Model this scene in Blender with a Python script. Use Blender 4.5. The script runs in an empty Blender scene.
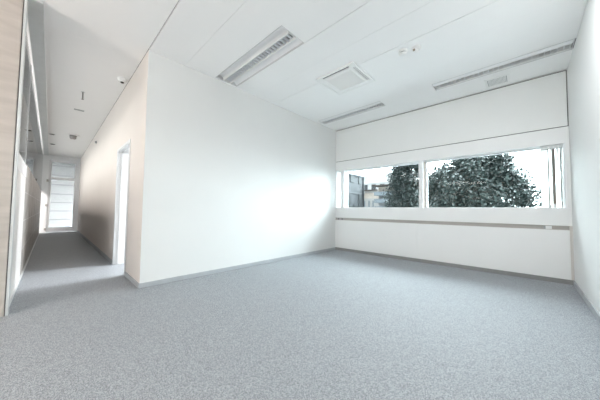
import bpy, bmesh, math, random
from mathutils import Vector, Matrix
random.seed(7)
S = bpy.context.scene
C = S.collection

# ------------------------------------------------------------------ sizes (metres)
XP, YC, YW, XR, H = -3.611, 0.825, 5.177, 0.507, 3.155   # partition, corridor wall, window wall, right wall, ceiling
YG = -0.225                                              # corridor glass line
XE = -14.0                                               # far end of the corridor
XB0, XB1, YB = -3.55, 1.6, -4.0                          # open-plan area behind the camera
CAMZ = 1.03

# ------------------------------------------------------------------ materials
def mat(name, col, rough=0.6, metal=0.0, spec=0.5, noise=0.0, nscale=8.0, bump=0.0, bscale=200.0):
    m = bpy.data.materials.new(name); m.use_nodes = True
    nt = m.node_tree; b = nt.nodes['Principled BSDF']
    b.inputs['Roughness'].default_value = rough
    b.inputs['Metallic'].default_value = metal
    b.inputs['Specular IOR Level'].default_value = spec
    tc = nt.nodes.new('ShaderNodeTexCoord')
    if noise > 0:
        n = nt.nodes.new('ShaderNodeTexNoise'); n.inputs['Scale'].default_value = nscale; n.inputs['Detail'].default_value = 4
        nt.links.new(tc.outputs['Object'], n.inputs['Vector'])
        r = nt.nodes.new('ShaderNodeValToRGB')
        r.color_ramp.elements[0].position = 0.3; r.color_ramp.elements[1].position = 0.7
        r.color_ramp.elements[0].color = tuple(c*(1-noise) for c in col)+(1,)
        r.color_ramp.elements[1].color = tuple(min(1, c*(1+noise)) for c in col)+(1,)
        nt.links.new(n.outputs['Fac'], r.inputs['Fac']); nt.links.new(r.outputs['Color'], b.inputs['Base Color'])
    else:
        b.inputs['Base Color'].default_value = tuple(col)+(1,)
    if bump > 0:
        n2 = nt.nodes.new('ShaderNodeTexNoise'); n2.inputs['Scale'].default_value = bscale
        nt.links.new(tc.outputs['Object'], n2.inputs['Vector'])
        bp = nt.nodes.new('ShaderNodeBump'); bp.inputs['Strength'].default_value = bump; bp.inputs['Distance'].default_value = 0.004
        nt.links.new(n2.outputs['Fac'], bp.inputs['Height']); nt.links.new(bp.outputs['Normal'], b.inputs['Normal'])
    return m

def glass(name, tint, gloss_rough=0.0, ior=1.5):
    m = bpy.data.materials.new(name); m.use_nodes = True
    nt = m.node_tree; nt.nodes.clear()
    o = nt.nodes.new('ShaderNodeOutputMaterial'); mx = nt.nodes.new('ShaderNodeMixShader')
    t = nt.nodes.new('ShaderNodeBsdfTransparent'); t.inputs['Color'].default_value = tuple(tint)+(1,)
    g = nt.nodes.new('ShaderNodeBsdfGlossy'); g.inputs['Roughness'].default_value = gloss_rough
    f = nt.nodes.new('ShaderNodeFresnel'); f.inputs['IOR'].default_value = ior
    nt.links.new(f.outputs[0], mx.inputs[0]); nt.links.new(t.outputs[0], mx.inputs[1]); nt.links.new(g.outputs[0], mx.inputs[2])
    nt.links.new(mx.outputs[0], o.inputs[0])
    return m

def carpet():
    m = bpy.data.materials.new('carpet'); m.use_nodes = True
    nt = m.node_tree; b = nt.nodes['Principled BSDF']; b.inputs['Roughness'].default_value = 0.6
    b.inputs['Specular IOR Level'].default_value = 0.45
    tc = nt.nodes.new('ShaderNodeTexCoord')
    v = nt.nodes.new('ShaderNodeTexVoronoi'); v.inputs['Scale'].default_value = 250
    n = nt.nodes.new('ShaderNodeTexNoise'); n.inputs['Scale'].default_value = 190; n.inputs['Detail'].default_value = 6; n.inputs['Roughness'].default_value = 0.75
    for q in (v, n): nt.links.new(tc.outputs['Object'], q.inputs['Vector'])
    sep = nt.nodes.new('ShaderNodeSeparateColor'); nt.links.new(v.outputs['Color'], sep.inputs[0])
    mixv = nt.nodes.new('ShaderNodeMath'); mixv.operation = 'MULTIPLY_ADD'
    nt.links.new(sep.outputs[0], mixv.inputs[0]); mixv.inputs[1].default_value = 0.5
    half = nt.nodes.new('ShaderNodeMath'); half.operation = 'MULTIPLY'; half.inputs[1].default_value = 0.5
    nt.links.new(n.outputs['Fac'], half.inputs[0]); nt.links.new(half.outputs[0], mixv.inputs[2])
    r = nt.nodes.new('ShaderNodeValToRGB'); e = r.color_ramp.elements
    e[0].position = 0.25; e[0].color = CARPET[0]+(1,)
    e[1].position = 0.73; e[1].color = CARPET[2]+(1,)
    k = e.new(0.5); k.color = CARPET[1]+(1,)
    nt.links.new(mixv.outputs[0], r.inputs['Fac']); nt.links.new(r.outputs['Color'], b.inputs['Base Color'])
    bp = nt.nodes.new('ShaderNodeBump'); bp.inputs['Strength'].default_value = 0.5; bp.inputs['Distance'].default_value = 0.006
    nt.links.new(n.outputs['Fac'], bp.inputs['Height']); nt.links.new(bp.outputs['Normal'], b.inputs['Normal'])
    return m
CARPET = ((0.155,0.167,0.18), (0.295,0.312,0.332), (0.455,0.48,0.51))

def leaves(name, dark, light):
    m = bpy.data.materials.new(name); m.use_nodes = True
    nt = m.node_tree; b = nt.nodes['Principled BSDF']; b.inputs['Roughness'].default_value = 0.45
    g = nt.nodes.new('ShaderNodeNewGeometry'); r = nt.nodes.new('ShaderNodeValToRGB')
    r.color_ramp.elements[0].color = dark+(1,); r.color_ramp.elements[1].color = light+(1,)
    r.color_ramp.elements[0].position = 0.35
    nt.links.new(g.outputs['Random Per Island'], r.inputs['Fac']); nt.links.new(r.outputs['Color'], b.inputs['Base Color'])
    return m

def concrete():
    m = mat('board_marked_concrete', (0.60,0.545,0.50), 0.8, bump=0.15, bscale=40)
    nt = m.node_tree; b = nt.nodes['Principled BSDF']
    tc = nt.nodes.new('ShaderNodeTexCoord'); mp = nt.nodes.new('ShaderNodeMapping')
    mp.inputs['Scale'].default_value = (1.2, 1.2, 7); mp.inputs['Rotation'].default_value = (0.12, 0, 0)
    n = nt.nodes.new('ShaderNodeTexNoise'); n.inputs['Scale'].default_value = 2.2; n.inputs['Detail'].default_value = 6
    nt.links.new(tc.outputs['Object'], mp.inputs[0]); nt.links.new(mp.outputs[0], n.inputs['Vector'])
    r = nt.nodes.new('ShaderNodeValToRGB')
    r.color_ramp.elements[0].position = 0.3; r.color_ramp.elements[1].position = 0.72
    r.color_ramp.elements[0].color = (0.475,0.425,0.385,1); r.color_ramp.elements[1].color = (0.565,0.51,0.465,1)
    nt.links.new(n.outputs['Fac'], r.inputs['Fac']); nt.links.new(r.outputs['Color'], b.inputs['Base Color'])
    return m

M = dict(
    wall = mat('white_wall_paint', (0.78,0.785,0.775), 0.55, spec=0.3, noise=0.008, nscale=2, bump=0.03, bscale=300),
    warm = mat('warm_lit_wall', (0.73,0.675,0.635), 0.6, spec=0.3, noise=0.01, nscale=2),  # warm light on the corridor wall is put into this colour
    ceil = mat('white_metal_ceiling', (0.885,0.885,0.88), 0.5, spec=0.3, noise=0.006, nscale=3),
    panel = mat('pale_grey_cladding', (0.83,0.84,0.83), 0.5, spec=0.3, noise=0.006, nscale=3),
    fascia = mat('white_cladding', (0.85,0.855,0.85), 0.45, spec=0.35, noise=0.006, nscale=3),
    void = mat('dark_void', (0.10,0.10,0.10), 0.9),
    base = mat('grey_skirting', (0.43,0.45,0.47), 0.45, noise=0.05, nscale=5),
    plinth = mat('grey_plinth', (0.27,0.27,0.27), 0.5, noise=0.05, nscale=5),
    frame = mat('white_window_frame', (0.84,0.85,0.86), 0.3, noise=0.006),
    doorf = mat('grey_white_door', (0.70,0.705,0.71), 0.4, noise=0.006),
    alu = mat('anodised_aluminium', (0.44,0.415,0.39), 0.45, metal=0.1, noise=0.03),
    alud = mat('dark_aluminium', (0.33,0.32,0.31), 0.4, metal=0.4, noise=0.03),
    rail = mat('pale_aluminium', (0.66,0.68,0.68), 0.4, metal=0.2, noise=0.03),
    plastic = mat('white_plastic', (0.84,0.84,0.83), 0.4, noise=0.005),
    grey = mat('mid_grey_plastic', (0.40,0.41,0.42), 0.5, noise=0.02),
    slotgrey = mat('slot_grey', (0.22,0.22,0.22), 0.6, noise=0.02),
    dark = mat('dark_plastic', (0.06,0.055,0.05), 0.4, noise=0.02),
    brown = mat('tan_sensor_lens', (0.30,0.24,0.18), 0.3, noise=0.02),
    reflector = mat('satin_reflector', (0.86,0.865,0.87), 0.4, metal=0.0, noise=0.01),
    housing = mat('grey_housing', (0.66,0.66,0.66), 0.5, metal=0.2, noise=0.01),
    louvre = mat('louvre_aluminium', (0.80,0.82,0.85), 0.35, metal=0.0, noise=0.01),
    tube = mat('opal_tube', (0.85,0.85,0.83), 0.3, noise=0.005),
    vane = mat('white_blind_fabric', (0.80,0.80,0.79), 0.8, noise=0.01, nscale=30),
    taupe = mat('taupe_blind_fabric', (0.20,0.175,0.155), 0.8, noise=0.03, nscale=30),
    gvane = mat('grey_blind_fabric', (0.34,0.34,0.34), 0.8, noise=0.03, nscale=30),
    lowwall = mat('taupe_partition_board', (0.33,0.31,0.295), 0.5, noise=0.2, nscale=3.0),
    paleboard = mat('pale_partition_board', (0.76,0.745,0.73), 0.35, noise=0.02, nscale=3),
    conc = concrete(), carpet = carpet(),
    wglass = glass('tinted_window_glass', (0.80,0.87,0.88), ior=1.2),
    cglass = glass('clear_glass', (0.93,0.95,0.95), ior=1.5),
    leafa = leaves('deep_green_leaves', (0.0065,0.0145,0.013), (0.037,0.06,0.053)),
    leafb = leaves('grey_green_leaves', (0.008,0.018,0.0155), (0.047,0.074,0.066)),
    bark = mat('bark', (0.10,0.085,0.07), 0.9, noise=0.3, nscale=12),
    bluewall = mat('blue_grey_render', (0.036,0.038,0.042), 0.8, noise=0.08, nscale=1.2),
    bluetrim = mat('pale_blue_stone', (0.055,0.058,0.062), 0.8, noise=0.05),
    winglass = mat('dark_window_pane', (0.008,0.011,0.013), 0.7, noise=0.1, nscale=1),
    cream = mat('cream_render', (0.62,0.585,0.56), 0.8, noise=0.04, nscale=0.7),
    white_r = mat('white_render', (0.50,0.49,0.49), 0.8, noise=0.03, nscale=0.7),
    eave = mat('brown_eave', (0.09,0.07,0.06), 0.8, noise=0.1),
    terracotta = mat('terracotta_render', (0.70,0.59,0.51), 0.8, noise=0.08),
    slab = mat('grey_balcony', (0.27,0.30,0.33), 0.7, noise=0.05),
    street = mat('street_paving', (0.30,0.30,0.30), 0.9, noise=0.15, nscale=0.5),
    yard = mat('white_yard_cladding', (0.40,0.40,0.395), 0.6, noise=0.01),
)

def translucent(m, f):
    nt = m.node_tree; b = nt.nodes['Principled BSDF']; o = nt.nodes['Material Output']
    t = nt.nodes.new('ShaderNodeBsdfTranslucent'); t.inputs['Color'].default_value = (0.8,0.8,0.78,1)
    mx = nt.nodes.new('ShaderNodeMixShader'); mx.inputs[0].default_value = f
    nt.links.new(b.outputs[0], mx.inputs[1]); nt.links.new(t.outputs[0], mx.inputs[2]); nt.links.new(mx.outputs[0], o.inputs['Surface'])
translucent(M['vane'], 0.75)

# ------------------------------------------------------------------ mesh helpers
class MB:
    def __init__(s): s.bm = bmesh.new()
    def box(s, x0, x1, y0, y1, z0, z1):
        v = [s.bm.verts.new((x,y,z)) for z in (z0,z1) for x,y in ((x0,y0),(x1,y0),(x1,y1),(x0,y1))]
        for f in ((3,2,1,0),(4,5,6,7),(0,1,5,4),(1,2,6,5),(2,3,7,6),(3,0,4,7)): s.bm.faces.new([v[i] for i in f])
        return s
    def quad(s, *p):
        s.bm.faces.new([s.bm.verts.new(q) for q in p]); return s
    def cyl(s, c, r0, r1, h, n=24, axis='Z'):
        m = Matrix.Translation(c)
        if axis == 'X': m = m @ Matrix.Rotation(math.pi/2, 4, 'Y')
        if axis == 'Y': m = m @ Matrix.Rotation(-math.pi/2, 4, 'X')
        bmesh.ops.create_cone(s.bm, cap_ends=True, segments=n, radius1=r0, radius2=r1, depth=h, matrix=m); return s
    def lathe(s, c, prof, n=28):
        rings = []
        for r, z in prof:
            rings.append([s.bm.verts.new((c[0]+r*math.cos(2*math.pi*i/n), c[1]+r*math.sin(2*math.pi*i/n), c[2]+z)) for i in range(n)])
        for a, b in zip(rings, rings[1:]):
            for i in range(n): s.bm.faces.new((a[i], a[(i+1)%n], b[(i+1)%n], b[i]))
        s.bm.faces.new(rings[0]); s.bm.faces.new(rings[-1][::-1]); return s
    def limb(s, a, b, r0, r1, n=8):
        a, b = Vector(a), Vector(b); d = b-a
        m = Matrix.Translation((a+b)/2) @ d.to_track_quat('Z','Y').to_matrix().to_4x4()
        bmesh.ops.create_cone(s.bm, cap_ends=True, segments=n, radius1=r0, radius2=r1, depth=d.length, matrix=m); return s
    def sweep(s, prof, x0, x1):
        # prof in (y,z), closed loop, extruded along X
        a = [s.bm.verts.new((x0,y,z)) for y,z in prof]; b = [s.bm.verts.new((x1,y,z)) for y,z in prof]; n = len(prof)
        for i in range(n): s.bm.faces.new((a[i], a[(i+1)%n], b[(i+1)%n], b[i]))
        s.bm.faces.new(a[::-1]); s.bm.faces.new(b); return s
    def build(s, name, m, parent=None, bevel=0.0, smooth=False, normals=True):
        if normals: bmesh.ops.recalc_face_normals(s.bm, faces=s.bm.faces[:])
        me = bpy.data.meshes.new(name)
        if parent is not None: s.bm.transform(Matrix.Translation(-world(parent)))
        s.bm.to_mesh(me); s.bm.free(); me.materials.append(m)
        o = bpy.data.objects.new(name, me); C.objects.link(o)
        if parent is not None: o.parent = parent
        if bevel > 0:
            b = o.modifiers.new('bevel', 'BEVEL'); b.width = bevel; b.segments = 2; b.limit_method = 'ANGLE'
        if smooth:
            for p in me.polygons: p.use_smooth = True
        return o
def world(o):
    v = Vector((0,0,0))
    while o is not None: v += o.location; o = o.parent
    return v
def tag(o, label, cat, group=None, kind=None):
    o['label'] = label; o['category'] = cat
    if group: o['group'] = group
    if kind: o['kind'] = kind
    return o
def thing(name, loc, label, cat, group=None):
    o = bpy.data.objects.new(name, None); C.objects.link(o); o.location = loc; o.empty_display_size = 0.1
    return tag(o, label, cat, group)
def struct(name, mb, m, parent=None, bevel=0.0):
    o = mb.build(name, m, parent, bevel); o['kind'] = 'structure'; return o
def copy_tree(o, parent=None):
    c = o.copy(); C.objects.link(c)
    if parent is not None: c.parent = parent
    for ch in list(o.children): copy_tree(ch, c)
    return c

# ------------------------------------------------------------------ floor
struct('floor', MB().box(-18.5, XB1, YB, YW+0.02, -0.2, 0), M['carpet'])

# ------------------------------------------------------------------ ceiling
mb = MB()
T = 0.022
def cp(x0, x1, y0, y1, z=H): mb.box(x0, x1, y0, y1, z, z+T)
g = 0.0016; G = 0.004
cp(XP, XR, YC+0.004, 0.96-g, H-0.006)
cp(XP, XR, 0.96+g, 1.29-g)
cp(XP, XR, 1.29+g, 1.75)
cp(-1.985, XR, 1.75, 2.145-G)
rows = [(2.145+G, 2.575-g), (2.575+g, 3.01-G), (3.01+G, 3.44-0.0006), (3.44+0.0006, 3.87-0.0006), (3.87+0.0006, 4.31)]
for a, b in rows: cp(XP, XR, a, b)
cp(-1.985, -1.08, 4.31, 4.58)
cp(XP, XP+0.09, 4.31, 4.58)
cp(XP, XP+0.03, 1.75, 2.145-G)
cp(XP, XR, 4.58, YW-0.012)
# open-plan area and corridor: long panels
x = XE
while x < XB1-0.01:
    x2 = min(x+1.25, XB1); cp(x+0.0008, x2-0.0008, YG, YC-0.004); x = x2
cp(XB0, XB1, YB, YG)                       # behind the camera
cp(XE, XB0, -3.0, YG-0.002)              # office behind the glass
cp(-8.0, XP-0.12, YC+0.15, YW)             # room next door
ceil = struct('ceiling', mb, M['ceil'])
struct('backing', MB().box(XE, XB1, YB, YW+0.3, H+0.16, H+0.25), M['void'], ceil)

# ------------------------------------------------------------------ partition and corridor walls
struct('wall_partition', MB().box(XP-0.12, XP, YC+0.001, YW, 0, H), M['wall'])
D0, D1, DH, WT = -5.47, -4.436, 2.11, 0.15
mb = MB()
mb.box(D1, XP-0.0005, YC, YC+WT, 0, H); mb.box(XE, D0, YC, YC+WT, 0, H); mb.box(D0, D1, YC, YC+WT, DH, H)
struct('wall_corridor', mb, M['warm'])
# doorway: frame with casing, no leaf in view
mb = MB()
for a, b in ((D0, D0+0.05), (D1-0.05, D1)): mb.box(a, b, YC-0.012, YC+WT+0.012, 0, DH-0.05)
mb.box(D0, D1, YC-0.012, YC+WT+0.012, DH-0.05, DH)
dr = struct('door_1', mb, M['doorf'], bevel=0.003)
struct('door_stop', MB().box(D0+0.05, D0+0.065, YC+0.05, YC+0.10, 0, DH-0.05).box(D1-0.065, D1-0.05, YC+0.05, YC+0.10, 0, DH-0.05).box(D0+0.05, D1-0.05, YC+0.05, YC+0.10, DH-0.065, DH-0.05), M['doorf'], dr)
# door leaf swung open into the next room
lf = struct('leaf', MB().box(D0+0.01, D0+0.05, YC+WT+0.02, YC+WT+0.98, 0.01, DH-0.06), M['doorf'], dr, bevel=0.003)
struct('handle', MB().cyl((D0+0.075, YC+WT+0.90, 1.03), 0.012, 0.012, 0.05, 12, 'X').box(D0+0.09, D0+0.105, YC+WT+0.79, YC+WT+0.91, 1.02, 1.04), M['alu'], lf)

struct('baseboard_partition', MB().box(XP, XP+0.014, YC-0.014, YW-0.03, 0, 0.062), M['base'], bevel=0.003)
mb = MB().box(D1+0.01, XP+0.0135, YC-0.014, YC, 0, 0.062).box(XE, D0-0.01, YC-0.014, YC, 0, 0.062)
struct('baseboard_corridor', mb, M['base'], bevel=0.003)
# next-door room (its daylight falls through the doorway)
struct('wall_next_room', MB().box(-8.15, -8.0, YC+WT, YW+0.3, 0, H), M['wall'])

# ------------------------------------------------------------------ right wall
struct('wall_right', MB().box(XR, XR+0.15, 0.2, YW+0.3, 0, H).box(XR+0.15, XB1, 0.2, 0.35, 0, H), M['wall'])
struct('baseboard_right', MB().box(XR-0.014, XR, 0.2, YW-0.02, 0, 0.07), M['base'], bevel=0.003)

# ------------------------------------------------------------------ window wall
ZS, ZL = 1.10, 2.062
OX0, OX1 = -3.585, 0.462
mb = MB()
mb.box(XP-0.12, XR+0.15, YW+0.02, YW+0.30, -0.2, ZS).box(XP-0.12, XR+0.15, YW+0.02, YW+0.30, ZL, H+0.16)
mb.box(-8.0, XP-0.12, YW+0.02, YW+0.30, -0.2, 0.4).box(-8.0, XP-0.12, YW+0.02, YW+0.30, 2.8, H+0.16)
mb.box(XP-0.12, OX0, YW, YW+0.30, ZS, ZL).box(OX1, XR+0.15, YW+0.02, YW+0.30, ZS, ZL)
mb.box(-8.0, -7.6, YW, YW+0.30, 0.4, 2.8)
wwall = struct('wall_window', mb, M['fascia'])
# cladding
W = lambda x0, x1, z0, z1, y0=YW: (x0, x1, y0, YW+0.021, z0, z1)
struct('upper_panel', MB().box(*W(XP+0.004, XR-0.012, 2.318, H-0.013, YW+0.006)), M['panel'], wwall, bevel=0.002)
struct('upper_recess', MB().box(XP, XR-0.002, YW+0.0185, YW+0.0205, 2.30, H), M['void'], wwall)
struct('lintel_panel', MB().box(*W(XP+0.002, XR-0.002, ZL, 2.304)), M['fascia'], wwall, bevel=0.002)
struct('sill_panel', MB().box(*W(XP+0.002, XR-0.002, 0.842, ZS)), M['fascia'], wwall, bevel=0.002)
mb = MB(); xs = (XP+0.002, -1.60, XR-0.03)
for a, b in zip(xs, xs[1:]): mb.box(*W(a+0.0007, b-0.0007, 0.068, 0.778))
struct('lower_panel', mb, M['fascia'], wwall, bevel=0.0015)
struct('filler_strip', MB().box(*W(XR-0.028, XR-0.001, 0.068, 0.842, YW+0.004)), mat('beige_filler', (0.66,0.63,0.60), 0.6, noise=0.01), wwall)
struct('side_panel', MB().box(*W(OX1, XR-0.002, ZS, ZL)), M['fascia'], wwall, bevel=0.002)
struct('baseboard_window', MB().box(XP, XR, YW-0.004, YW+0.03, 0, 0.066), M['plinth'])
# cable channel
tr = thing('cable_trunking', ((XP+XR)/2, YW, 0.778), 'long beige aluminium cable trunking let into the wall under the window', 'cable trunking')
mb = MB(); mb.box(XP+0.002, XR-0.03, YW+0.012, YW+0.020, 0.779, 0.841)
mb.box(XP+0.002, XR-0.03, YW-0.002, YW+0.012, 0.833, 0.841).box(XP+0.002, XR-0.03, YW-0.002, YW+0.012, 0.779, 0.785)
mb.build('channel', M['alu'], tr)
for a, b in ((-3.545,-3.475), (-3.44,-3.36)):
    so = MB().box(a, b, YW-0.001, YW+0.013, 0.787, 0.831).build('socket', M['grey'], tr, bevel=0.003)
    MB().cyl(((a+b)/2, YW-0.002, 0.809), 0.017, 0.017, 0.004, 16, 'Y').build('socket_insert', M['dark'], so)
so = MB().box(0.215, 0.235, YW-0.001, YW+0.013, 0.787, 0.831).build('socket', M['grey'], tr)
so['label'] = 'grey socket module'
so = MB().box(0.235, 0.30, YW-0.004, YW+0.013, 0.785, 0.833).build('switch_plate', M['plastic'], tr, bevel=0.003)
so['label'] = 'white switch plate'

# window_1: frame, posts, panes
YGL = YW+0.16
mb = MB()
mb.box(OX0, OX1, YW+0.13, YW+0.20, ZS, ZS+0.012).box(OX0, OX1, YW+0.13, YW+0.20, ZL-0.02, ZL)
mb.box(-3.457, -3.35, YW+0.004, YW+0.20, ZS, ZL)                  # left post
mb.box(-1.556, -1.475, YW+0.004, YW+0.20, ZS, ZL)                 # mullion
mb.box(OX1-0.018, OX1, YW+0.02, YW+0.20, ZS, ZL)
w1 = struct('window_1', mb, M['frame'], bevel=0.003)
struct('sash', MB().box(-1.475, -1.430, YW+0.12, YW+0.185, ZS+0.012, ZL-0.02).box(-1.458, -1.447, YW+0.105, YW+0.12, ZS+0.03, ZL-0.04), M['frame'], w1, bevel=0.002)
struct('gasket', MB().box(-1.474, -1.466, YW+0.06, YW+0.12, ZS+0.012, ZL-0.02), mat('beige_gasket', (0.60,0.52,0.46), 0.6, noise=0.01), w1)
struct('sill', MB().box(OX0, OX1, YW-0.001, YW+0.13, ZS-0.001, ZS+0.004), M['frame'], w1)
for a, b in ((OX0, -3.457), (-3.35, -1.556), (-1.43, OX1-0.018)):
    struct('pane', MB().box(a, b, YGL, YGL+0.006, ZS+0.012, ZL-0.02), M['wglass'], w1)
# next room's window, unseen, made tall to let more light through
mb = MB().box(-7.6, XP-0.12, YW+0.13, YW+0.20, 0.4, 0.46).box(-7.6, XP-0.12, YW+0.13, YW+0.20, 2.74, 2.8).box(-5.7, -5.6, YW+0.1, YW+0.2, 0.46, 2.74)
w2 = struct('window_2', mb, M['frame'])
struct('pane', MB().box(-7.6, XP-0.12, YGL, YGL+0.006, 0.46, 2.74), M['cglass'], w2)

# ------------------------------------------------------------------ vertical blind gathered at the right end of the window
bl = thing('vertical_blind', (0.33, YW+0.07, ZL), 'white and taupe vertical blind gathered at the right end of the window', 'blind')
hr = MB().box(0.205, OX1-0.02, YW+0.035, YW+0.085, ZL-0.058, ZL-0.002).build('headrail', M['rail'], bl, bevel=0.004)
for k in range(4): MB().cyl((0.245+k*0.05, YW+0.033, ZL-0.03), 0.009, 0.009, 0.006, 12, 'Y').build('clip', M['plastic'], hr)
zb0, zb1 = ZS+0.012, ZL-0.058
for xc, wd, ang, mm in ((0.243,0.075,4,'vane'), (0.291,0.05,66,'taupe'), (0.320,0.026,20,'vane'), (0.346,0.046,38,'taupe'), (0.386,0.036,24,'vane'), (0.414,0.026,48,'gvane'), (0.430,0.02,40,'vane')):
    mb = MB(); n = 6; a = math.radians(ang); th = 0.0012
    pts = []
    for i in range(n+1):
        u = (i/n-0.5)*wd; bow = 0.006*(1-(2*i/n-1)**2)
        pts.append((xc+u*math.cos(a)-bow*math.sin(a), YW+0.06+u*math.sin(a)+bow*math.cos(a)))
    ox, oy = -math.sin(a)*th, math.cos(a)*th
    for (xa, ya), (xb, yb) in zip(pts, pts[1:]):
        f = [(xa,ya,zb0),(xb,yb,zb0),(xb,yb,zb1),(xa,ya,zb1)]
        mb.quad(*f); mb.quad(*[(p[0]+ox,p[1]+oy,p[2]) for p in f][::-1])
    for s_, e_ in ((pts[0], pts[0]), (pts[-1], pts[-1])):
        mb.quad((s_[0],s_[1],zb0),(s_[0]+ox,s_[1]+oy,zb0),(s_[0]+ox,s_[1]+oy,zb1),(s_[0],s_[1],zb1))
    bmesh.ops.remove_doubles(mb.bm, verts=mb.bm.verts[:], dist=1e-5)
    v = mb.build('vane', M[mm], bl)
    if mm != 'vane':
        v['label'] = 'taupe vane' if mm == 'taupe' else 'grey vane'
        mb = MB(); mb.box(xc-0.007, xc+0.007, YW+0.030, YW+0.036, 1.50, 1.53)
        if mm == 'taupe': mb.build('clasp', M['dark'], v)
        MB().box(xc-wd*0.35, xc+wd*0.35, YW+0.036, YW+0.040, zb0-0.002, zb0+0.05).build('weight', M['rail'], v)

# ------------------------------------------------------------------ ceiling fittings
def luminaire(x0, x1, y0, y1, label, winged):
    t = thing('recessed_luminaire', ((x0+x1)/2, (y0+y1)/2, H), label, 'ceiling light', 'louvred ceiling lights')
    D = 0.11
    mb = MB()
    mb.box(x0, x1, y0, y1, H+D, H+D+0.01)
    mb.box(x0, x0+0.006, y0, y1, H, H+D).box(x1-0.006, x1, y0, y1, H, H+D)
    mb.box(x0, x1, y0, y0+0.006, H-0.003, H+D).box(x0, x1, y1-0.006, y1, H-0.003, H+D)
    mb.build('housing', M['housing'], t)
    yc = (y0+y1)/2 + (0.0 if winged else 0.035); hw = 0.062
    # curved side reflectors rising from the louvre to the rim
    for s in (-1, 1):
        ye = y0+0.008 if s < 0 else y1-0.008
        yi = yc+s*hw; prof = []
        for i in range(9):
            q = i/8; prof.append((yi+(ye-yi)*q, (H+0.018+0.05*math.sin(math.pi*(0.18+0.82*q))) if winged else H+0.004))
        prof += [(y, z+0.003) for y, z in prof[::-1]]
        MB().sweep(prof, x0+0.008, x1-0.008).build('side_reflector', M['reflector'], t, smooth=False)
    lo = MB()
    for s in (-1, 1): lo.box(x0+0.02, x1-0.02, yc+s*hw-0.006, yc+s*hw+0.006, H-0.004, H+0.042)
    for xx in (x0+0.02, x1-0.026): lo.box(xx, xx+0.006, yc-hw, yc+hw, H-0.004, H+0.042)
    lo = lo.build('louvre_frame', M['plastic'], t, bevel=0.0015)
    n = 26
    for i in range(1, n):
        xx = x0+0.02+(x1-x0-0.04)*i/n
        MB().sweep([(yc-hw+0.006, H), (yc+hw-0.006, H), (yc+hw-0.006, H+0.034), (yc-hw+0.006, H+0.034)], xx-0.0015, xx+0.0015).build('louvre_blade', M['louvre'], lo)
    MB().cyl(((x0+x1)/2, yc, H+0.060), 0.013, 0.013, x1-x0-0.08, 14, 'X').build('tube', M['tube'], t, smooth=True)
    for xx in (x0+0.010, x1-0.045): MB().box(xx, xx+0.035, yc-0.02, yc+0.02, H+0.043, H+0.085).build('lamp_holder', M['plastic'], t)
    return t
luminaire(XP+0.03, -1.985, 1.752, 2.143, 'wide recessed louvre light at the top of the partition, closest to the camera', True)
luminaire(XP+0.09, -1.988, 4.312, 4.578, 'narrow recessed louvre light in the ceiling corner where partition meets window wall', False)
luminaire(-1.078, XR-0.006, 4.312, 4.578, 'narrow recessed louvre light running to the right wall above the window', False)

# air-conditioning cassette
ax0, ax1, ay0, ay1 = -2.415, -1.712, 2.876, 3.546
ac = thing('ceiling_air_conditioner', ((ax0+ax1)/2, (ay0+ay1)/2, H), 'square white air conditioning cassette with four slots in the ceiling', 'air conditioner')
acx, acy = (ax0+ax1)/2, (ay0+ay1)/2
mb = MB()
# panel as a ring of blocks leaving four slots
sl = 0.055; m0 = 0.035
mb.box(ax0, ax1, ay0, ay0+m0, H-0.026, H-0.0005).box(ax0, ax1, ay1-m0, ay1, H-0.026, H-0.0005)
mb.box(ax0, ax0+m0, ay0+m0, ay1-m0, H-0.026, H-0.0005).box(ax1-m0, ax1, ay0+m0, ay1-m0, H-0.026, H-0.0005)
for cx in (0, 1):
    for cy in (0, 1):
        x0 = ax0+m0 if cx == 0 else ax1-m0-0.07; y0 = ay0+m0 if cy == 0 else ay1-m0-0.07
        mb.box(x0, x0+0.07, y0, y0+0.07, H-0.026, H-0.0005)
mb.box(ax0+m0+sl, ax1-m0-sl, ay0+m0+sl, ay1-m0-sl, H-0.026, H-0.0005)
mb.build('panel', M['plastic'], ac, bevel=0.004)
MB().box(ax0+m0, ax1-m0, ay0+m0, ay1-m0, H-0.006, H-0.0008).build('slot_back', M['slotgrey'], ac)
for x0, x1, y0, y1 in ((ax0+0.105, ax1-0.105, ay0+m0+0.040, ay0+m0+sl), (ax0+0.105, ax1-0.105, ay1-m0-sl, ay1-m0-0.008),
                       (ax0+m0+0.008, ax0+m0+sl, ay0+0.105, ay1-0.105), (ax1-m0-sl, ax1-m0-0.040, ay0+0.105, ay1-0.105), (ax1-m0-0.026, ax1-m0-0.016, ay0+0.105, ay1-0.105)):
    MB().box(x0, x1, y0, y1, H-0.024, H-0.008).build('flap', M['plastic'], ac, bevel=0.003)
gr = MB()
gx0, gx1, gy0, gy1 = ax0+0.115, ax1-0.115, ay0+0.115, ay1-0.115
gr.box(gx0, gx1, gy0, gy0+0.01, H-0.032, H-0.026).box(gx0, gx1, gy1-0.01, gy1, H-0.032, H-0.026)
gr.box(gx0, gx0+0.01, gy0, gy1, H-0.032, H-0.026).box(gx1-0.01, gx1, gy0, gy1, H-0.032, H-0.026)
n = 30
for i in range(1, n): yy = gy0+(gy1-gy0)*i/n; gr.box(gx0+0.01, gx1-0.01, yy-0.003, yy+0.003, H-0.031, H-0.026)
gr.build('intake_grille', M['plastic'], ac)

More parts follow.
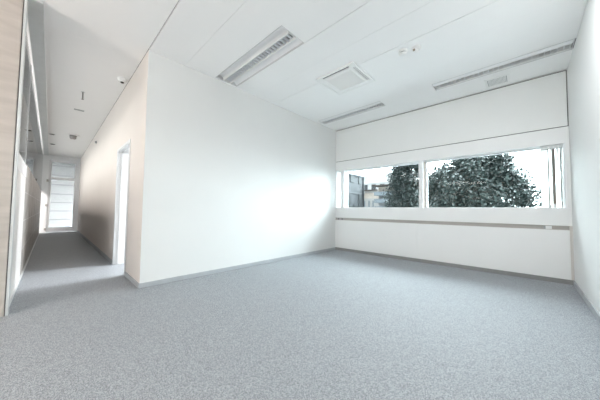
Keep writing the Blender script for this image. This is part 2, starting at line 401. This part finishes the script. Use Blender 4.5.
# return-air grille near the window
vx0, vx1, vy0, vy1 = -0.425, -0.115, 4.745, 5.065
vg = thing('ceiling_vent', ((vx0+vx1)/2, (vy0+vy1)/2, H), 'small square white ceiling vent between the light and the window wall', 'vent')
mb = MB(); w = 0.035
mb.box(vx0, vx1, vy0, vy0+w, H-0.008, H-0.0005).box(vx0, vx1, vy1-w, vy1, H-0.008, H-0.0005).box(vx0, vx0+w, vy0+w, vy1-w, H-0.008, H-0.0005).box(vx1-w, vx1, vy0+w, vy1-w, H-0.008, H-0.0005)
mb.build('vent_frame', M['plastic'], vg, bevel=0.002)
MB().box(vx0+w, vx1-w, vy0+w, vy1-w, H-0.002, H-0.0004).build('vent_back', M['grey'], vg)
mb = MB()
for i in range(1, 16):
    xx = vx0+w+(vx1-vx0-2*w)*i/16; mb.box(xx-0.0045, xx+0.0045, vy0+w, vy1-w, H-0.0065, H-0.002)
mb.build('vent_slats', M['plastic'], vg)

# two detectors
d1 = thing('smoke_detector', (-1.122, 3.141, H), 'white round smoke detector with grey vent ring beside the motion sensor', 'detector')
MB().lathe((-1.122,3.141,H), [(0.058,0),(0.058,-0.012),(0.050,-0.020)]).build('base', M['plastic'], d1, smooth=False)
MB().lathe((-1.122,3.141,H), [(0.036,-0.020),(0.036,-0.034)]).build('vent_ring', M['grey'], d1)
MB().lathe((-1.122,3.141,H), [(0.044,-0.034),(0.044,-0.044),(0.030,-0.054),(0.010,-0.056)]).build('cap', M['plastic'], d1)
d2 = thing('ceiling_motion_sensor', (-0.975, 3.19, H), 'white ceiling motion sensor with tan lens next to the smoke detector', 'sensor')
MB().lathe((-0.975,3.19,H), [(0.060,0),(0.060,-0.014),(0.048,-0.030)]).build('base', M['plastic'], d2)
MB().lathe((-0.975,3.19,H), [(0.036,-0.030),(0.034,-0.046),(0.020,-0.056),(0.006,-0.058)]).build('dome', M['plastic'], d2, smooth=True)
MB().box(-1.003, -0.975, 3.148, 3.168, H-0.050, H-0.026).build('lens', M['brown'], d2, bevel=0.004)

# ------------------------------------------------------------------ corridor left: glass partition over a low board wall
wl = struct('wall_concrete', MB().box(XB0-0.30, XB0, -3.0, -0.262, 0, H), M['conc'], bevel=0.006)
struct('trim_1', MB().box(XB0-0.09, XB0-0.002, -0.2555, -0.236, 0.0, H-0.036), M['rail'], bevel=0.003)
struct('trim_2', MB().box(XB0-0.06, XB0-0.012, -0.2615, -0.256, 0.0, H-0.036), M['void'])
struct('trim_3', MB().box(XE, XB0-0.002, YG-0.03, YG+0.095, H-0.035, H-0.0005), M['rail'], bevel=0.004)
pw = struct('wall_low_partition', MB().box(-13.4, -5.25, -0.30, -0.262, 0.0, 1.66), M['lowwall'], bevel=0.003)
mb = MB()
for k in range(8): xx = -13.0+k*1.0; mb.box(xx-0.004, xx+0.004, -0.2625, -0.2605, 0.02, 1.64)
for z in (0.42, 0.83, 1.24): mb.box(-13.4, -5.25, -0.2625, -0.2605, z-0.003, z+0.003)
struct('joints', mb, M['housing'], pw)
struct('end_board', MB().box(-5.249, XB0-0.31, -0.30, -0.262, 0.0, 1.45), M['paleboard'], pw, bevel=0.003)
struct('cap_board', MB().box(-5.249, XB0-0.31, -0.302, -0.258, 1.451, 1.62), M['frame'], pw, bevel=0.003)
struct('baseboard_glass', MB().box(-13.4, XB0-0.09, -0.262, -0.25, 0, 0.035), M['rail'])
pg = struct('window_3', MB().box(XE, XB0-0.31, -0.284, -0.276, 1.665, H-0.03), M['cglass'])
struct('glass_joint', MB().box(-5.262, -5.245, -0.288, -0.270, 1.66, H-0.03), M['rail'], pg)
# office behind the glass; its window wall is added to light the corridor
mb = MB().box(XE, XB0-0.30, -3.1, -3.0, 0, 0.4).box(XE, XB0-0.30, -3.1, -3.0, 2.95, H+0.16)
for k in range(7): xx = XE+0.05+(XB0-0.40-XE)*k/6; mb.box(xx-0.05, xx+0.05, -3.1, -3.0, 0.4, 2.95)
w6 = struct('added_window', mb, M['frame'])
struct('pane', MB().box(XE, XB0-0.30, -3.053, -3.047, 0.4, 2.95), M['cglass'], w6)

# far end: glazed door and side light, then a white yard
mb = MB()
jw = 0.085
for y0, y1 in ((-0.30,-0.09), (0.735,0.825)): mb.box(XE-0.05, XE+0.05, y0, y1, 0, H)
mb.box(XE-0.05, XE+0.05, -0.09, 0.735, 2.96, H)
mb.box(XE-0.05, XE+0.05, -3.0, -0.30, 2.96, H).box(XE-0.05, XE+0.05, -3.0, -0.30, 0, 0.9).box(XE-0.05, XE+0.05, -1.25, -1.15, 0.9, 2.96)
de = struct('door_2', mb, M['frame'], bevel=0.004)
mb = MB()
mb.box(XE-0.025, XE+0.025, -0.088, -0.02, 0.02, 2.95).box(XE-0.025, XE+0.025, 0.665, 0.733, 0.02, 2.95)
for z0, z1 in ((0.02,0.20), (2.16,2.27), (2.88,2.95)): mb.box(XE-0.025, XE+0.025, -0.02, 0.665, z0, z1)
lf = struct('leaf', mb, M['frame'], de, bevel=0.003)
struct('pane', MB().box(XE-0.004, XE+0.004, -0.02, 0.665, 0.20, 2.88), M['cglass'], lf)
for z in (0.14, 1.10, 2.10): struct('hinge', MB().cyl((XE+0.055, -0.12, z), 0.03, 0.03, 0.09, 12), M['alu'], de)
struct('side_pane', MB().box(XE-0.004, XE+0.004, -3.0, -0.30, 0.9, 2.96), M['cglass'], de)
struct('yard_shade_slab', MB().box(XE-4.2, XE-0.05, -3.2, 4.0, 3.35, 3.45), M['yard'])  # unseen roof added to shade the yard
struct('wall_yard', MB().box(XE-4.2, XE-4.0, -3.2, 4.0, 0, 3.34), M['yard'])
mb = MB()
for z in (0.35, 0.8, 1.25, 1.7, 2.2, 2.7, 3.2): mb.box(XE-4.0, XE-3.97, -3.2, 4.0, z, z+0.05)
struct('trim_4', mb, M['plinth'])
struct('trim_5', MB().box(XE-4.0, XE-3.9, -3.2, 4.0, 0, 0.10), M['base'])

# corridor ceiling fittings
def downlight(x, y, label):
    t = thing('downlight', (x, y, H), label, 'downlight', 'corridor downlights')
    MB().lathe((x,y,H), [(0.075,0),(0.075,-0.006),(0.062,-0.010)]).build('trim_ring', M['rail'], t)
    MB().lathe((x,y,H), [(0.058,-0.010),(0.050,-0.018),(0.02,-0.018)]).build('lens', M['dark'], t)
    return t
downlight(-9.93, -0.05, 'small dark downlight by the glass track, the closer of the two')
downlight(-11.48, -0.03, 'small dark downlight by the glass track, the one nearer the far door')
cx, cy = -9.62, 0.38
t = thing('ceiling_fitting', (cx, cy, H), 'round dark ceiling fitting with wide white ring in the corridor', 'ceiling fitting')
MB().lathe((cx,cy,H), [(0.16,0),(0.16,-0.008),(0.13,-0.014)]).build('ring', M['ceil'], t)
MB().lathe((cx,cy,H), [(0.07,-0.014),(0.078,-0.06),(0.068,-0.10),(0.045,-0.12)]).build('dome', M['alud'], t, smooth=False)
MB().lathe((cx,cy,H), [(0.035,-0.12),(0.03,-0.128),(0.01,-0.13)]).build('lens', M['plastic'], t)
MB().lathe((cx,cy,H), [(0.082,-0.013),(0.082,-0.02)]).build('gasket', M['dark'], t)
sx, sy = -4.76, 0.735
t = thing('ceiling_motion_sensor', (sx, sy, H), 'white motion sensor with dark eye at the corridor ceiling edge', 'sensor')
MB().lathe((sx,sy,H), [(0.065,0),(0.065,-0.02),(0.058,-0.045),(0.042,-0.058)]).build('body', M['plastic'], t)
MB().lathe((sx,sy,H), [(0.026,-0.058),(0.024,-0.068),(0.010,-0.076)]).build('eye', M['dark'], t, smooth=True)
t = thing('ceiling_sprinkler', (-5.85, 0.33, H), 'thin pendant sprinkler head hanging from the corridor ceiling', 'sprinkler')
MB().lathe((-5.85,0.33,H), [(0.03,0),(0.03,-0.008)]).build('escutcheon', M['rail'], t)
MB().lathe((-5.85,0.33,H-0.008), [(0.010,0),(0.010,-0.13)]).build('stem', M['alud'], t)
MB().lathe((-5.85,0.33,H-0.138), [(0.02,0),(0.02,-0.005)]).build('deflector', M['alud'], t)
o = MB().box(-7.05, -6.97, 0.27, 0.43, H-0.006, H-0.0004).build('ceiling_slot', M['grey'])
tag(o, 'small grey slot in the corridor ceiling just beyond the sprinkler', 'ceiling slot')
t = thing('wall_alarm', (-8.65, YC, 2.86), 'small dark box high on the corridor wall beyond the doorway', 'alarm')
MB().box(-8.685, -8.615, YC-0.03, YC-0.0005, 2.825, 2.895).build('body', M['grey'], t, bevel=0.008)
MB().cyl((-8.65, YC-0.034, 2.86), 0.022, 0.022, 0.008, 16, 'Y').build('grille', M['dark'], t)

# ------------------------------------------------------------------ open-plan area behind the camera
struct('wall_rear', MB().box(XB0-0.30, XB1+0.15, YB-0.15, YB, 0, H), M['wall'])
struct('wall_side', MB().box(XB1, XB1+0.15, YB, 0.35, 0, H), M['wall'])
struct('wall_back', MB().box(XB0-0.30, XB0, YB, -3.0, 0, H), M['wall'])

# ------------------------------------------------------------------ outside
struct('ground', MB().box(-60, 60, YW+0.35, 90, -4.2, -4.0), M['street'])

def tree(name, cx, cy, cz, rx, ry, rz, n, leafm, label, seed, ls=0.13):
    rnd = random.Random(seed)
    t = thing(name, (cx, cy, -4.0), label, 'tree', 'trees outside the window')
    mb = MB()
    base = Vector((cx, cy, -4.0)); top = Vector((cx+0.1, cy, cz-0.2))
    mb.limb(base, base.lerp(top, .5), 0.22, 0.17); mb.limb(base.lerp(top,.5), top, 0.17, 0.10)
    clumps = []
    for i in range(95):
        while True:
            d = Vector((rnd.uniform(-1,1), rnd.uniform(-1,1), rnd.uniform(-1,1)))
            if 0.3 < d.length < 1: break
        d = d*(0.80/d.length**0.45)*(0.9 if rnd.random()<.7 else 1.05)
        c = Vector((cx+d.x*rx, cy+d.y*ry, cz+d.z*rz)); clumps.append((c, rnd.uniform(0.35,0.62)*min(rx,rz)/2.2))
    for c, r in clumps[:26]:
        s0 = base.lerp(top, rnd.uniform(.62,1)); mid = s0.lerp(c, .5)+Vector((0,0,rnd.uniform(0,.25)))
        mb.limb(s0, mid, 0.06, 0.035, 6); mb.limb(mid, c, 0.035, 0.012, 6)
    mb.build('trunk', M['bark'], t)
    bm = bmesh.new()
    for i in range(n):
        c, r = rnd.choice(clumps)
        d = Vector((rnd.gauss(0,1), rnd.gauss(0,1), rnd.gauss(0,1))).normalized()
        p = c + d*r*(rnd.random()**0.45)*1.25
        nrm = (d + Vector((rnd.gauss(0,.6), rnd.gauss(0,.6), rnd.gauss(0.3,.6)))).normalized()
        u = nrm.orthogonal().normalized(); u = Matrix.Rotation(rnd.uniform(0,6.28), 3, nrm) @ u; v = nrm.cross(u)
        L = ls*rnd.uniform(.7,1.3); w_ = L*0.42
        a = bm.verts.new(p-u*L/2); b = bm.verts.new(p+v*w_+nrm*L*.06); e = bm.verts.new(p+u*L/2); f = bm.verts.new(p-v*w_+nrm*L*.06)
        bm.faces.new((a,b,e)); bm.faces.new((a,e,f))
    me = bpy.data.meshes.new('foliage'); bm.transform(Matrix.Translation(-world(t))); bm.to_mesh(me); bm.free(); me.materials.append(leafm)
    o = bpy.data.objects.new('foliage', me); C.objects.link(o); o.parent = t
    return t
tree('leafy_tree', -6.35, 18.6, 2.75, 2.05, 1.5, 3.2, 17000, M['leafa'], 'dark leafy tree seen in the middle of the window behind the mullion', 3)
tree('round_tree', -2.0, 15.0, 1.75, 2.8, 1.7, 2.75, 54000, M['leafb'], 'broad round-crowned tree filling the right window pane', 11)

# blue-grey building along the street
bx = -14.0
t = thing('blue_grey_building', (bx-3, 22, -4.0), 'blue grey rendered building at the left end of the window', 'building')
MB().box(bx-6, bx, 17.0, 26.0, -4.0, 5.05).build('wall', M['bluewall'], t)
MB().cyl((bx+0.07, 25.75, 0.5), 0.06, 0.06, 9.0, 10).build('downpipe', M['winglass'], t)
MB().box(bx-6.2, bx+0.22, 16.9, 26.15, 5.05, 5.22).build('roof', M['slab'], t)
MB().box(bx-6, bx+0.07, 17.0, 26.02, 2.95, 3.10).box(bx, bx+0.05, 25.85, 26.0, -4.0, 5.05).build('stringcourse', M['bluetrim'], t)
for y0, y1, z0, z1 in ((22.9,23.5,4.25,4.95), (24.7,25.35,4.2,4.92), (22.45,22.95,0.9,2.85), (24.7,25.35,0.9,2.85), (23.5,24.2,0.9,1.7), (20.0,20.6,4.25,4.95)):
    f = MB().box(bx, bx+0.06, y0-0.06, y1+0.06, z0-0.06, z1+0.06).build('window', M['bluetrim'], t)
    MB().box(bx+0.05, bx+0.075, y0, y1, z0, z1).build('pane', M['winglass'], f)
# low white house with brown eaves
t = thing('white_house', (-13.3, 32, -4.0), 'low cream house with brown eaves just right of the blue grey building', 'building')
MB().box(-19.0, -13.3, 30.0, 36.0, -4.0, 3.75).build('wall', M['cream'], t)
MB().box(-19.0, -13.3, 29.96, 30.0, 2.7, 3.45).build('painted_band', M['terracotta'], t)
MB().box(-19.2, -14.0, 29.5, 36.3, 3.75, 3.87).build('roof', M['eave'], t)
for x0, z0 in ((-15.45,1.55), (-14.85,1.55), (-16.1,1.55)): MB().box(x0, x0+0.16, 29.95, 30.0, z0, z0+0.85).build('window', M['slab'], t)
# balcony block
t = thing('balcony_block', (-11.5, 30, -4.0), 'grey balconied block half hidden by the dark leafy tree', 'building')
MB().box(-12.6, -9.0, 27.0, 29.3, -4.0, 3.9).build('wall', M['white_r'], t)
for z in (-1.5, -0.2, 1.1, 1.95, 2.8): MB().box(-12.65, -9.0, 25.9, 27.0, z, z+0.42).build('balcony', M['slab'], t)
MB().box(-12.6, -9.0, 26.96, 27.0, 3.3, 3.88).build('painted_band', M['terracotta'], t)
MB().box(-12.9, -8.8, 25.9, 29.4, 3.9, 4.02).build('roof', M['eave'], t)
# tall pale block behind
t = thing('tall_pale_block', (-22, 50, -4.0), 'tall pale apartment block rising behind the low cream house', 'building')
MB().box(-34.0, -15.0, 50.0, 58.0, -4.0, 9.2).build('wall', M['white_r'], t)
for z in (3.0, 5.4, 7.3): MB().box(-34.0, -15.0, 49.6, 50.0, z, z+0.25).build('ledge', M['cream'], t)
for k in range(9):
    for z in (5.75, 3.5): MB().box(-33+k*2.0, -32.0+k*2.0, 49.9, 50.0, z, z+1.2).build('window', M['bluetrim'], t)

# ------------------------------------------------------------------ light
wd = bpy.data.worlds.new('overcast'); S.world = wd; wd.use_nodes = True
nt = wd.node_tree; bg = nt.nodes['Background']
# hazy back-lit sky: bright beyond the window, a broad bright patch round the veiled sun, dimmer behind the building
SKY_FRONT, SKY_BACK, SKY_SUN = 14.0, 3.0, 26.0
SUN_DIR = Vector((0.60, 0.62, 0.52)).normalized()
tc = nt.nodes.new('ShaderNodeTexCoord')
def dot(v):
    d = nt.nodes.new('ShaderNodeVectorMath'); d.operation = 'DOT_PRODUCT'; d.inputs[1].default_value = v
    nt.links.new(tc.outputs['Generated'], d.inputs[0]); return d.outputs['Value']
def math_(op, a, b):
    m = nt.nodes.new('ShaderNodeMath'); m.operation = op
    for k, q in enumerate((a, b)):
        if isinstance(q, (int, float)): m.inputs[k].default_value = q
        else: nt.links.new(q, m.inputs[k])
    return m.outputs[0]
mr = nt.nodes.new('ShaderNodeMapRange'); mr.interpolation_type = 'SMOOTHSTEP'
nt.links.new(dot((0,1,0)), mr.inputs['Value'])
mr.inputs['From Min'].default_value = -0.35; mr.inputs['From Max'].default_value = 0.5
mr.inputs['To Min'].default_value = SKY_BACK; mr.inputs['To Max'].default_value = SKY_FRONT
lobe = math_('MULTIPLY', math_('POWER', math_('MAXIMUM', dot(SUN_DIR), 0.0), 5.0), SKY_SUN)
nt.links.new(math_('ADD', mr.outputs[0], lobe), bg.inputs['Strength'])
bg.inputs['Color'].default_value = (0.965,0.98,1.0,1)

def portal(loc, rot, sx, sy):
    l = bpy.data.lights.new('sky_portal', 'AREA'); l.shape = 'RECTANGLE'; l.size = sx; l.size_y = sy; l.cycles.is_portal = True
    o = bpy.data.objects.new('sky_portal', l); C.objects.link(o); o.location = loc; o.rotation_euler = rot
P2 = math.pi/2
portal(((OX0+OX1)/2, YW+0.28, (ZS+ZL)/2), (-P2,0,0), OX1-OX0, ZL-ZS)
portal(((-7.6+XP)/2, YW+0.28, 1.6), (-P2,0,0), 3.9, 2.4)
portal(((XE+XB0)/2, -3.12, 1.67), (P2,0,0), XB0-XE, 2.55)

# added fill lights without fixtures: behind the camera, at ceiling height in the room,
# in the glazed office and in the room next door
def fill_light(name, x, y, z, power, col, upw, size=0.5, size_y=None):
    l = bpy.data.lights.new(name, 'AREA'); l.shape = 'RECTANGLE' if size_y else 'DISK'; l.size = size; l.energy = power; l.color = col
    if size_y: l.size_y = size_y
    o = bpy.data.objects.new(name, l); C.objects.link(o); o.location = (x, y, z)
    if upw: o.rotation_euler = (math.pi, 0, 0)
fill_light('fill_up', -2.7, -2.6, 1.2, 54, (1.0,0.86,0.76), True)  # unseen fill added behind the camera, tinted warm
fill_light('fill_up', 0.6, -2.4, 1.2, 62, (0.97,0.985,1.0), True)
fill_light('fill_down', -2.0, -3.0, 2.4, 70, (1.0,0.93,0.87), False, 1.6)
fill_light('fill_strip', -0.1, 2.66, 3.14, 30, (0.97,0.985,1.0), False, 0.5, 0.07)  # fill added just out of view, no luminaire there
fill_light('fill_down', -8.7, -1.6, 2.85, 500, (1.0,0.93,0.88), False, 9.0, 1.3)  # fill added to brighten the corridor through the glass
fill_light('fill_up', -8.7, -1.9, 1.5, 150, (1.0,0.95,0.91), True, 9.0, 0.4)
fill_light('fill_down', -4.6, 3.9, 2.5, 360, (0.96,0.98,1.0), False)  # added so that a patch of light falls through the doorway

# ------------------------------------------------------------------ camera
f_px, yaw, pitch, roll = 236.165, -0.758464, 0.0419398, 0.0114532
cyw, syw, cpt, spt = math.cos(yaw), math.sin(yaw), math.cos(pitch), math.sin(pitch)
fw = Vector((syw*cpt, cyw*cpt, spt)); rt = Vector((cyw, -syw, 0)); up = rt.cross(fw)
r2 = math.cos(roll)*rt + math.sin(roll)*up; u2 = -math.sin(roll)*rt + math.cos(roll)*up
cd = bpy.data.cameras.new('camera'); cam = bpy.data.objects.new('camera', cd); C.objects.link(cam)
cd.sensor_fit = 'HORIZONTAL'; cd.sensor_width = 36; cd.lens = f_px*36/600; cd.clip_start = 0.02
mw = Matrix(((r2.x,u2.x,-fw.x,0),(r2.y,u2.y,-fw.y,0),(r2.z,u2.z,-fw.z,CAMZ),(0,0,0,1)))
cam.matrix_world = mw
S.camera = cam

S.view_settings.view_transform = 'Standard'; S.view_settings.look = 'None'
S.view_settings.gamma = 1; S.view_settings.use_curve_mapping = False
S.view_settings.exposure = 0.08
S.cycles.use_denoising = True
S.cycles.max_bounces = 24; S.cycles.diffuse_bounces = 16; S.cycles.glossy_bounces = 6; S.cycles.transparent_max_bounces = 16
S.cycles.sample_clamp_indirect = 10
S.cycles.caustics_reflective = False; S.cycles.caustics_refractive = False
